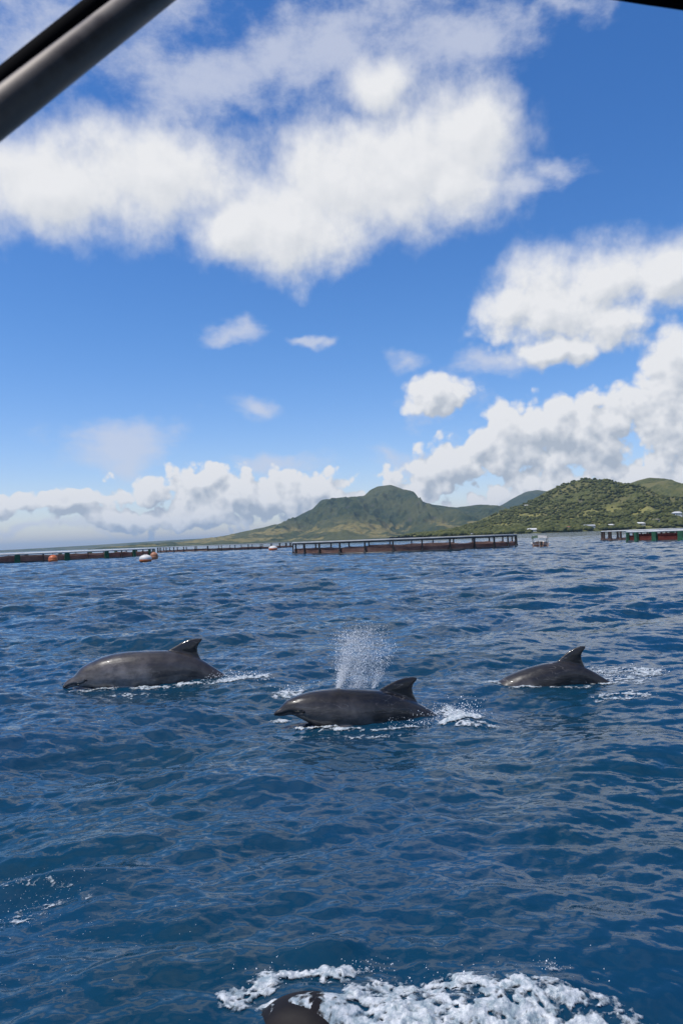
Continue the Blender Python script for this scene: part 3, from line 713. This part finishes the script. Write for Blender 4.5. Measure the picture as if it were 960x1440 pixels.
TT = np.array([0, .012, .03, .050, .060, .075, .10, .14, .19, .26, .36, .46, .56, .66, .76, .86, .93, .96])
TD = np.array([.012, .028, .038, .045, .054, .074, .100, .128, .150, .168, .180, .176, .158, .128, .095, .066, .050, .03])
TW = np.array([.012, .026, .034, .040, .052, .074, .102, .128, .148, .164, .172, .162, .140, .108, .072, .042, .030, .02])
def dolphin(name, label, top, Y, L, yaw, fin, mat, voxel=0.009, eye=True, group='dolphins', mouth=True):
    """top: back line as photograph points on the vertical plane through the animal; fin: outline points the same way"""
    X0 = at(*top[0], Y)
    def loc(px, py):
        # meet the view ray with the animal's own vertical plane
        d = ray(px, py); nrm = Vector((-math.sin(yaw), math.cos(yaw), 0))
        o0 = Vector((X0.x, Y, 0)); tt = (o0 - Vector((0, 0, CAM_H))).dot(nrm) / d.dot(nrm)
        q = Vector((0, 0, CAM_H)) + d * tt
        return ((q.x - X0.x) * math.cos(yaw) + (q.y - Y) * math.sin(yaw), q.z)
    pts = np.array([loc(*q) for q in top])
    # carry the back line on below the water to the flukes
    seg = np.r_[0, np.cumsum(np.hypot(*np.diff(pts, axis=0).T))]
    rest = L * 0.95 - seg[-1]
    dv = pts[-1] - pts[-2]; a0 = math.atan2(dv[1], dv[0])
    cur = pts[-1].copy(); ext = []
    for i in range(8):
        a = a0 + 0.05 * (i + 1); cur = cur + np.array([math.cos(a), math.sin(a)]) * rest / 8; ext.append(cur.copy())
    pts = np.vstack([pts, ext])
    seg = np.r_[0, np.cumsum(np.hypot(*np.diff(pts, axis=0).T))]
    # fine resample with a smooth curve
    NS = 260
    s = np.linspace(0, seg[-1], NS)
    px_ = np.interp(s, seg, pts[:, 0]); pz_ = np.interp(s, seg, pts[:, 1])
    def sm(a, n, it):
        k = np.ones(n) / n
        for _ in range(it):
            b0 = a.copy(); ap = np.concatenate([2 * a[0] - a[n // 2:0:-1], a, 2 * a[-1] - a[-2:-n // 2 - 1:-1]]); a = np.convolve(ap, k, 'valid')
        return a
    px_s, pz_s = sm(px_, 5, 2), sm(pz_, 5, 2)
    tx, tz = np.gradient(sm(px_, 31, 3)), np.gradient(sm(pz_, 31, 3)); ln = np.hypot(tx, tz); tx /= ln; tz /= ln
    nx, nz = tz, -tx                                # towards the belly
    t = s / L
    from_spl = lambda v: np.interp(t, TT, v) * L
    D = sm(from_spl(TD), 7, 2); Wd = sm(from_spl(TW), 7, 2)
    NR = 40; verts = []; faces = []
    for i in range(NS):
        for k in range(NR):
            a = 2 * math.pi * k / NR
            ca, sa = math.cos(a), math.sin(a)       # ca 1 = back, -1 = belly
            ex = 0.92
            yy = math.copysign(abs(sa) ** ex, sa) * Wd[i] / 2 * (1 - 0.06 * ca)
            dd = D[i] / 2 * (1 - math.copysign(abs(ca) ** ex, ca))
            verts.append((px_s[i] + nx[i] * dd, yy, pz_s[i] + nz[i] * dd))
    for i in range(NS - 1):
        for k in range(NR):
            faces.append((i * NR + k, i * NR + (k + 1) % NR, (i + 1) * NR + (k + 1) % NR, (i + 1) * NR + k))
    faces.append(tuple(range(NR - 1, -1, -1))); faces.append(tuple((NS - 1) * NR + k for k in range(NR)))
    def blade(out, th, M):
        """closed blade from an outline (u,v): lens shaped across, embedded at its root"""
        out = np.array(out); n = len(out); c = out.mean(0); base = len(verts)
        lev = (1.0, 0.93, 0.80, 0.6, 0.35, 0.1); 
        for sgn in (1, -1):
            for f in lev:
                z_ = th * 0.22 + th * math.sqrt(1 - f * f) if f < 1 else th * 0.22
                for q in out:
                    w = c + (q - c) * f; verts.append(M(w[0], w[1], sgn * z_ * 0.5))
        m_ = len(lev)
        for sg in range(2):
            o = base + sg * m_ * n
            for r_ in range(m_ - 1):
                for k in range(n):
                    q = (o + r_ * n + k, o + r_ * n + (k + 1) % n, o + (r_ + 1) * n + (k + 1) % n, o + (r_ + 1) * n + k)
                    faces.append(q if sg else q[::-1])
            last = tuple(o + (m_ - 1) * n + k for k in range(n)); faces.append(last if sg else last[::-1])
        for k in range(n):
            a_, b_ = base + k, base + (k + 1) % n; c_, d_ = base + m_ * n + (k + 1) % n, base + m_ * n + k
            faces.append((a_, b_, c_, d_))
    # dorsal fin, rooted well inside the back
    fo = [loc(*q) for q in fin]
    fo = np.array(fo); cl = []
    for i in range(len(fo)):
        for j in range(3): cl.append(fo[i] + (fo[(i + 1) % len(fo)] - fo[i]) * j / 3)
    blade(cl, 0.062 * L / 2.8, lambda u, v, w: (u, w, v))
    # flippers and flukes (below the surface)
    def station(tq):
        i = int(np.argmin(np.abs(t - tq))); return i
    i = station(0.24)
    for sgn in (1, -1):
        cx, cz = px_s[i] + nx[i] * D[i] * 0.78, pz_s[i] + nz[i] * D[i] * 0.78; wy = Wd[i] * 0.34
        fl = [(0, -0.01), (0.035, 0.05), (0.075, 0.10), (0.12, 0.14), (0.135, 0.145), (0.13, 0.11), (0.11, 0.06), (0.085, 0.0), (0.05, -0.02)]
        blade([(u * L, v * L) for u, v in fl], 0.022 * L, lambda u, v, w, sgn=sgn: (cx + u * 0.9, sgn * (wy + v * 0.7), cz - v * 0.55 + w))
    i = NS - 4
    cx, cz = px_s[i] + nx[i] * D[i] * 0.5, pz_s[i] + nz[i] * D[i] * 0.5; ax = math.atan2(tz[i], tx[i])
    fk = [(-0.03, 0.0), (0.0, 0.03), (0.03, 0.08), (0.065, 0.125), (0.08, 0.13), (0.075, 0.09), (0.065, 0.045), (0.05, 0.0), (0.065, -0.045), (0.075, -0.09), (0.08, -0.13), (0.065, -0.125), (0.03, -0.08), (0.0, -0.03)]
    blade([(u * L, v * L) for u, v in fk], 0.020 * L, lambda u, v, w: (cx + u * math.cos(ax) - w * math.sin(ax), v, cz + u * math.sin(ax) + w * math.cos(ax)))
    me = bpy.data.meshes.new(name); me.from_pydata(verts, [], faces); me.update()
    tmp = bpy.data.objects.new('tmp', me); COL.objects.link(tmp)
    rm = tmp.modifiers.new('r', 'REMESH'); rm.mode = 'VOXEL'; rm.voxel_size = voxel; rm.adaptivity = 0.0
    s1 = tmp.modifiers.new('s', 'SMOOTH'); s1.factor = 0.5; s1.iterations = 7
    dg = bpy.context.evaluated_depsgraph_get(); dg.update()
    me2 = bpy.data.meshes.new_from_object(tmp.evaluated_get(dg))
    bpy.data.objects.remove(tmp); bpy.data.meshes.remove(me)
    n = len(me2.vertices); co = np.empty(n * 3, dtype=np.float32); me2.vertices.foreach_get('co', co); co = co.reshape(-1, 3)
    # body coordinates of every vertex: station along, and height across the girth
    best = np.zeros(n, dtype=int); bd = np.full(n, 1e9)
    cxs, czs = px_s + nx * D / 2, pz_s + nz * D / 2
    for i in range(0, NS, 2):
        d2 = (co[:, 0] - cxs[i]) ** 2 + (co[:, 2] - czs[i]) ** 2
        m_ = d2 < bd; bd[m_] = d2[m_]; best[m_] = i
    along = t[best]; girth = ((co[:, 0] - px_s[best]) * nx[best] + (co[:, 2] - pz_s[best]) * nz[best]) / np.maximum(D[best], 0.01)
    girth = np.clip(1 - girth, 0, 1)
    crease = np.zeros(n, dtype=np.float32)
    if mouth:
        # mouth line from beak tip back to below the eye, and the fold in front of the melon
        ml = np.interp(along, [0, 0.05, 0.095, 0.115], [0.42, 0.40, 0.43, 0.50])
        dist = np.abs(girth - ml) * D[best]
        crease = np.clip(1 - dist / 0.018, 0, 1) * (along < 0.115) * (along > 0.006)
        no = np.empty(n * 3, dtype=np.float32); me2.vertices.foreach_get('normal', no); no = no.reshape(-1, 3)
        co = co - no * (crease * 0.010)[:, None]
        me2.vertices.foreach_set('co', co.astype(np.float32).ravel())
    for nm, v in (('along', along), ('girth', girth), ('crease', crease)):
        a = me2.attributes.new(nm, 'FLOAT', 'POINT'); a.data.foreach_set('value', v.astype(np.float32))
    me2.polygons.foreach_set('use_smooth', np.ones(len(me2.polygons), dtype=bool)); me2.update()
    me2.materials.clear(); me2.materials.append(mat)
    root = empty(name, (X0.x, Y, 0), yaw); tag(root, label, 'dolphin', group)
    bo = bpy.data.objects.new('body', me2); COL.objects.link(bo); bo.parent = root
    if eye:
        i = station(0.118)
        for sgn in (-1, 1):
            bm = bmesh.new(); bmesh.ops.create_uvsphere(bm, u_segments=12, v_segments=8, radius=0.017 * L / 2.8)
            e = bm_obj('eye', bm, M_EYE, root, True); e.scale = (1.35, 0.6, 0.8)
            e.location = (px_s[i] + nx[i] * D[i] * 0.50, sgn * Wd[i] * 0.495, pz_s[i] + nz[i] * D[i] * 0.50)
    return root

M_D1 = dolphin_material('wet_grey_dolphin_skin', 1.4); M_D2 = dolphin_material('wet_brown_grey_dolphin_skin', 0.62); M_D3 = dolphin_material('wet_dark_dolphin_skin', 0.65); M_D4 = simple_mat('wet_black_brown_skin', (0.006, 0.005, 0.006), (0.014, 0.011, 0.012), 9.0, 0.62, 0, 0.22)
dolphin('dolphin', 'large grey dolphin showing beak, mouth line and pale flank', 
        [(87.5,966),(91,960),(96,955.5),(101,952.3),(105,951),(107.5,946.5),(113,939.5),(120,935),(128,931),(142,924.5),(157,920),(174,917),(190,915.8),(210,915),(232,914.5),(252,915.8),(268,919),(282,926),(295,934),(308,943),(322,952)],
        9.72, 3.0, math.radians(8), [(232,930),(236,914.5),(246,909),(256,903),(266,899),(276,897.3),(284,897.5),(284.5,900),(280,905),(277.5,911),(278,917),(281,924),(285,930),(282,938),(255,940)], M_D1)
dolphin('dolphin', 'dark brown grey dolphin blowing spray, scratches along its back',
        [(384,1004),(386,1000.5),(390,997.5),(394,995.5),(397,991),(402,986),(410,981.5),(422,976.5),(436,972.5),(455,969.5),(475,968),(500,968.5),(530,970),(550,973.5),(568,979),(585,987),(602,996),(618,1006)],
        7.35, 2.45, math.radians(14), [(528,985),(533,970),(544,963),(556,957),(568,953),(580,951.5),(586.5,952.5),(586,955),(581,961),(579,967),(580,974),(584,982),(588,989),(582,998),(550,996)], M_D2)
dolphin('dolphin', 'small dark dolphin with its head under water and sickle fin raised',
        [(640,1004),(646,997),(652,992),(658,986),(668,978),(682,968),(698,959),(712,950.5),(728,943.5),(745,938),(762,933.5),(782,930),(798,930.5),(812,934),(826,940),(840,947.5),(850,954)],
        9.0, 2.35, math.radians(-4), [(776,944),(781,931),(789,924),(797,917),(806,911.5),(815,908.5),(823,908.5),(822.5,911),(818.5,916),(816.5,921),(817.5,928),(821,936),(824,942),(818,950),(795,950)], M_D3, eye=False, mouth=False)
# a fourth animal just breaking the surface beside the boat
_p = sea(430, 1470)
dolphin('dolphin', 'dark dolphin forehead just breaking the surface in white froth beside the boat',
        [(318,1500),(326,1480),(334,1468),(342,1458),(348,1446),(360,1437),(373,1422),(390,1411),(411,1405),(434,1403),(457,1406),(476,1414),(494,1429),(511,1450),(530,1485),(560,1540)],
        _p.y + 0.02, 2.2, 0.0, [(600,1640),(640,1630),(670,1610),(690,1605),(688,1640),(690,1680),(640,1680)], M_D4, eye=False, mouth=False)

# ------------------------------------------------------------------ foam
def foam_material():
    m, t, p = material('sea_foam')
    pos = t.node('ShaderNodeNewGeometry').outputs['Position']
    v = t.voronoi(pos, 60.0, 2.0, 0.6); n = t.noise(pos, 25.0, 5, 0.6)
    c = t.mix(t.smooth(n, 0.36, 0.62), (0.26, 0.33, 0.37), (0.60, 0.63, 0.65))
    t.l.new(c, p.inputs['Base Color']); p.inputs['Roughness'].default_value = 0.45
    p.inputs['Subsurface Weight'].default_value = 0.0
    cov = t.node('ShaderNodeAttribute', attribute_name='cover').outputs['Fac']
    hole = t.math('ADD', t.math('MULTIPLY', cov, 1.15), t.math('MULTIPLY', t.math('SUBTRACT', t.noise(t.vmath('MULTIPLY', pos, (1.0, 0.7, 1.0)), 20.0, 6, 0.68, dist=0.5), 0.5), 2.0))
    t.l.new(t.smooth(hole, 0.0, 0.55, 0.0, 0.92), p.inputs['Alpha'])
    bp = t.node('ShaderNodeBump'); bp.inputs['Strength'].default_value = 0.35; bp.inputs['Distance'].default_value = 0.006
    t.l.new(v, bp.inputs['Height']); t.l.new(bp.outputs[0], p.inputs['Normal'])
    return m
M_FOAM = foam_material()
def foam(name, label, strokes, step, seed, lump=0.02, thr=0.30, lace=0.5, scale=1.0, stretch=1.0, dome=None):
    """strokes: (px, py, rx m, ry m, weight) ellipses on the sea; lacy sheet with real holes"""
    C = [(sea(px, py), rx, ry, w) for px, py, rx, ry, w in strokes]
    x0 = min(c.x - 1.6 * rx for c, rx, ry, w in C); x1 = max(c.x + 1.6 * rx for c, rx, ry, w in C)
    y0 = min(c.y - 1.6 * ry for c, rx, ry, w in C); y1 = max(c.y + 1.6 * ry for c, rx, ry, w in C)
    gx = np.arange(x0, x1, step); gy = np.arange(y0, y1, step); X, Y = np.meshgrid(gx, gy)
    wx = X + 0.06 * scale * fbm(X / (0.3 * scale), Y / (0.3 * scale), 3, seed + 50); wy = Y + 0.06 * scale * fbm(X / (0.3 * scale), Y / (0.3 * scale), 3, seed + 60)
    m = np.zeros_like(X)
    for c, rx, ry, w in C: m = np.maximum(m, w * np.clip(1 - ((wx - c.x) / rx) ** 2 - ((wy - c.y) / ry) ** 2, 0, 1))
    big = fbm(wx / (0.16 * scale * stretch), wy / (0.12 * scale), 5, seed, 0.6)
    strings = 1 - np.abs(fbm(wx / (0.09 * scale * stretch), wy / (0.06 * scale), 3, seed + 7, 0.5)) * 5.0
    val = m * 1.15 + 0.45 * big * (m > 0) + lace * 0.30 * strings * np.sqrt(m) - (m < 0.02) * 9
    keep = val > thr
    H = sea_h(X, Y) + 0.004 + lump * np.clip(val - thr, 0, 1.2) * (0.55 + 0.9 * np.clip(fbm(X / (0.10 * scale), Y / (0.08 * scale), 3, seed + 21, 0.5) + 0.4, 0, 1.5))
    if dome:
        cx, cy, rx, ry, zt = dome
        H = np.maximum(H, zt * np.sqrt(np.clip(1 - ((X - cx) / rx) ** 2 - ((Y - cy) / ry) ** 2, 0, 1)) + 0.006)
    q = keep[:-1, :-1] & keep[1:, :-1] & keep[1:, 1:] & keep[:-1, 1:]
    idx = np.arange(X.size).reshape(X.shape)
    F = np.stack([idx[:-1, :-1], idx[:-1, 1:], idx[1:, 1:], idx[1:, :-1]], -1)[q]
    used = np.unique(F); remap = np.full(X.size, -1); remap[used] = np.arange(len(used))
    V = np.stack([X, Y, H], -1).reshape(-1, 3)[used]
    o = mesh_obj(name, V, remap[F], M_FOAM)
    a = o.data.attributes.new('cover', 'FLOAT', 'POINT'); a.data.foreach_set('value', np.clip(val - thr, 0, 1).ravel()[used].astype(np.float32))
    return tag(o, label, 'foam', kind='stuff')
foam('wake_foam', 'white wake foam along the large pale flanked dolphin',
     [(150,968,0.32,0.10,0.55),(120,972,0.35,0.14,0.40),(215,967,0.40,0.09,0.50),(270,964,0.42,0.12,0.62),(328,960,0.26,0.16,0.85),(345,958,0.26,0.18,0.9),(365,957,0.25,0.25,0.5),(180,978,0.7,0.15,0.30)], 0.010, 5, 0.022, 0.25, 1.0)
foam('wake_foam', 'white wake foam around the dolphin that blows spray',
     [(405,982,0.26,0.22,0.55),(395,1010,0.25,0.12,0.40),(445,1019,0.28,0.06,0.70),(480,1022,0.30,0.06,0.55),(520,1022,0.30,0.07,0.45),(575,1018,0.25,0.08,0.5),(634,1013,0.18,0.15,0.85),(652,1009,0.22,0.20,1.0),(640,995,0.25,0.30,0.7),(670,1018,0.25,0.12,0.45),(440,985,0.5,0.3,0.35),(510,1034,0.7,0.12,0.30)], 0.008, 15, 0.030, 0.25, 1.1)
foam('wake_foam', 'thin wake foam trailing the small sickle finned dolphin',
     [(700,962,0.25,0.12,0.5),(735,966,0.4,0.08,0.45),(800,965,0.4,0.09,0.45),(845,957,0.25,0.25,0.55),(880,955,0.35,0.4,0.42),(905,945,0.30,0.35,0.62),(850,942,0.4,0.3,0.38),(870,975,0.5,0.22,0.36)], 0.010, 25, 0.018, 0.25, 1.2)
foam('boat_wash_foam', 'thick white froth of the boat wash beside the dark forehead',
     [(500,1432,0.09,0.08,0.5),(390,1402,0.10,0.05,0.62),(430,1394,0.15,0.045,0.75),(474,1402,0.09,0.06,0.7),(368,1418,0.09,0.08,0.6),(335,1438,0.10,0.08,0.5),(385,1455,0.09,0.07,0.50),(425,1448,0.14,0.05,0.48),(478,1455,0.08,0.09,0.6),(430,1470,0.16,0.10,0.34),
      (560,1418,0.22,0.10,0.50),(640,1420,0.26,0.10,0.55),(720,1426,0.28,0.10,0.52),(795,1436,0.22,0.07,0.5),(540,1450,0.22,0.10,0.5),(700,1455,0.6,0.12,0.52),(600,1450,0.4,0.10,0.5),(760,1470,0.5,0.12,0.8),(580,1475,0.4,0.12,0.8),
      (775,1400,0.05,0.025,0.4),(515,1396,0.06,0.05,0.42)], 0.0045, 35, 0.022, 0.17, 1.1, 0.7, 1.0, (sea(432, 1470).x + 0.02, sea(430, 1470).y + 0.02, 0.24, 0.13, 0.150))

foam('wavelet_foam', 'thin flecks of foam on the breaking wavelet beside the boat', [(40,1262,0.30,0.06,0.31),(90,1282,0.26,0.07,0.29),(20,1300,0.20,0.10,0.29)], 0.005, 45, 0.010, 0.30, 1.4, 0.7, 1.4)

# ------------------------------------------------------------------ spray: thousands of drops, and white specks for sun glints
def spray(name, label, pts, rad, cat='spray'):
    m = bpy.data.materials.get('spray_and_glint')
    if not m:
        m, t, p = material('spray_and_glint'); p.inputs['Base Color'].default_value = (0.86, 0.89, 0.92, 1); p.inputs['Roughness'].default_value = 0.25
        t.l.new(t.mix(t.noise(t.node('ShaderNodeNewGeometry').outputs['Position'], 9.0, 2, 0.5), (0.80, 0.84, 0.88), (0.92, 0.93, 0.94)), p.inputs['Base Color'])
    ov = np.array([(1, 0, 0), (-1, 0, 0), (0, 1, 0), (0, -1, 0), (0, 0, 1.3), (0, 0, -1.3)], dtype=float)
    of = np.array([(0, 2, 4), (2, 1, 4), (1, 3, 4), (3, 0, 4), (2, 0, 5), (1, 2, 5), (3, 1, 5), (0, 3, 5)])
    n = len(pts); V = (pts[:, None, :] + ov[None] * rad[:, None, None]).reshape(-1, 3)
    F = (of[None] + (np.arange(n) * 6)[:, None, None]).reshape(-1, 3)
    return tag(mesh_obj(name, V, F, m), label, cat, kind='stuff')
def blow():
    rs = np.random.RandomState(4); n = 26000
    h = rs.rand(n) ** 1.1                               # 0 at the back, 1 at the top
    jet = rs.rand(n)
    top = np.where(jet < 0.40, rs.normal(492, 9, n), np.where(jet < 0.55, rs.normal(540, 8, n), rs.normal(515, 14, n)))
    foot = np.where(jet < 0.40, 475.0, np.where(jet < 0.55, 524.0, 500 + rs.normal(0, 12, n)))
    fl = h ** 0.75
    px = foot + (top - foot) * fl + rs.normal(0, 1, n) * (1.5 + 7 * h)
    reach = np.where(jet < 0.40, 78, np.where(jet < 0.55, 62, 86))
    py = 968 - h * reach * (1 + rs.normal(0, 0.06, n)) - np.where(rs.rand(n) < 0.02, rs.rand(n) * 22, 0)
    yy = 7.5 + rs.normal(0, 0.10, n)
    P_ = np.array([at(a, b_, c)[:] for a, b_, c in zip(px, py, yy)])
    r = np.where(rs.rand(n) < 0.3, np.exp(rs.normal(math.log(0.0021), 0.45, n)), 0.0010)
    spray('blow_spray', 'fine white column of spray blown above the brown grey dolphin', P_, r)
blow()
def splash(name, label, spots, seed, size=0.0028):
    rs = np.random.RandomState(seed); P_ = []; R_ = []
    for px, py, n, sx, sz, Yoff in spots:
        s = sea(px, py)
        q = np.stack([s.x + rs.normal(0, sx, n), s.y + rs.normal(0, sx * 0.6, n), np.abs(rs.normal(0, sz, n)) + 0.02], -1)
        q[:, 2] += sea_h(q[:, 0], q[:, 1]); P_.append(q); R_.append(np.exp(rs.normal(math.log(size), 0.5, n)))
    spray(name, label, np.vstack(P_), np.concatenate(R_))
splash('drops_and_glints', 'white drops thrown up behind the tail of the brown grey dolphin', [(625,1005,240,0.14,0.06,0),(655,1005,320,0.10,0.09,0),(415,980,120,0.14,0.04,0),(580,1016,120,0.2,0.02,0)], 3)
splash('drops_and_glints', 'white drops behind the tail of the large pale flanked dolphin', [(312,960,160,0.16,0.04,0),(345,958,200,0.15,0.04,0)], 4)
splash('drops_and_glints', 'white drops behind the small sickle finned dolphin', [(850,952,160,0.2,0.03,0),(900,948,140,0.25,0.03,0)], 5)
splash('drops_and_glints', 'white drops over the froth of the boat wash', [(775,1402,40,0.03,0.012,0),(560,1405,60,0.15,0.01,0),(700,1412,60,0.2,0.01,0),(400,1408,80,0.09,0.012,0),(520,1396,50,0.05,0.02,0)], 6, 0.0012)
splash('drops_and_glints', 'tiny white specks set as sun glints over the breaking wavelet beside the boat', [(60,1270,200,0.16,0.003,0),(30,1300,160,0.14,0.003,0),(120,1340,90,0.30,0.002,0),(60,1400,60,0.25,0.002,0)], 9, 0.0009)  # white specks laid on the water stand in for sun sparkle

# ------------------------------------------------------------------ canopy of the boat the photographer stands in
def boat_canopy():
    root = empty('boat_canopy', (0, 0.0, 2.4)); tag(root, 'dark boat canopy edge with grey metal tube crossing overhead', 'boat canopy')
    base = Vector((0, 0, 2.4))
    M_TUBE = simple_mat('grey_metal_tube', (0.060, 0.046, 0.038), (0.125, 0.108, 0.095), 14.0, 0.46, 0.35)
    M_CLOTH = simple_mat('black_canopy_cloth', (0.004, 0.004, 0.005), (0.007, 0.007, 0.008), 6.0, 0.9, 0, 0.03)
    A, B = at(-140, 268, 0.62), at(470, -208, 0.98)
    bm = bmesh.new(); add_tube(bm, [A - base + (B - A) * f for f in np.linspace(0, 1, 12)], 0.0180, 16); bm_obj('frame_tube', bm, M_TUBE, root, True)
    C_, D_ = at(-140, 233, 0.66), at(470, -262, 1.02)
    bm = bmesh.new(); add_tube(bm, [C_ - base + (D_ - C_) * f for f in np.linspace(0, 1, 12)], 0.0125, 12); bm_obj('rolled_hem', bm, M_CLOTH, root, True)
    # the roof cloth: front hem dips into view only at its outer corner, the rest runs back overhead
    front = [at(470, -262, 1.02), at(650, -90, 1.0), at(780, -28, 0.98), at(860, -8, 0.96), at(905, -1, 0.95), at(960, 7, 0.95), at(1060, 28, 0.95), at(1200, 66, 0.95)]
    bm = bmesh.new(); rows = []
    for j in range(6):
        f = j / 5
        rows.append([bm.verts.new(p_ - base + Vector((0, -2.2 * f, (0.10 + 0.0) * math.sin(min(1, f * 2) * 1.5)))) for p_ in front])
    for j in range(5):
        for k in range(len(front) - 1): bm.faces.new((rows[j][k], rows[j][k + 1], rows[j + 1][k + 1], rows[j + 1][k]))
    bmesh.ops.solidify(bm, geom=bm.faces[:], thickness=0.006)
    bm_obj('roof_cloth', bm, M_CLOTH, root, True)
    bm = bmesh.new(); add_tube(bm, [p_ - base for p_ in front], 0.006, 8); bm_obj('front_hem', bm, M_CLOTH, root, True)
boat_canopy()

# ------------------------------------------------------------------ haze
def haze():
    m = bpy.data.materials.new('haze_air'); m.use_nodes = True; t = NT(m.node_tree); t.n.clear()
    o = t.node('ShaderNodeOutputMaterial'); v = t.node('ShaderNodeVolumePrincipled')
    v.inputs['Color'].default_value = (0.50, 0.75, 1.0, 1); v.inputs['Density'].default_value = 0.00004; v.inputs['Anisotropy'].default_value = 0.2
    t.l.new(v.outputs[0], o.inputs['Volume'])
    bm = bmesh.new(); add_box(bm, (0, 0, 225), (90000, 90000, 460)); ob = bm_obj('haze', bm, m)
    tag(ob, kind='stuff')
haze()
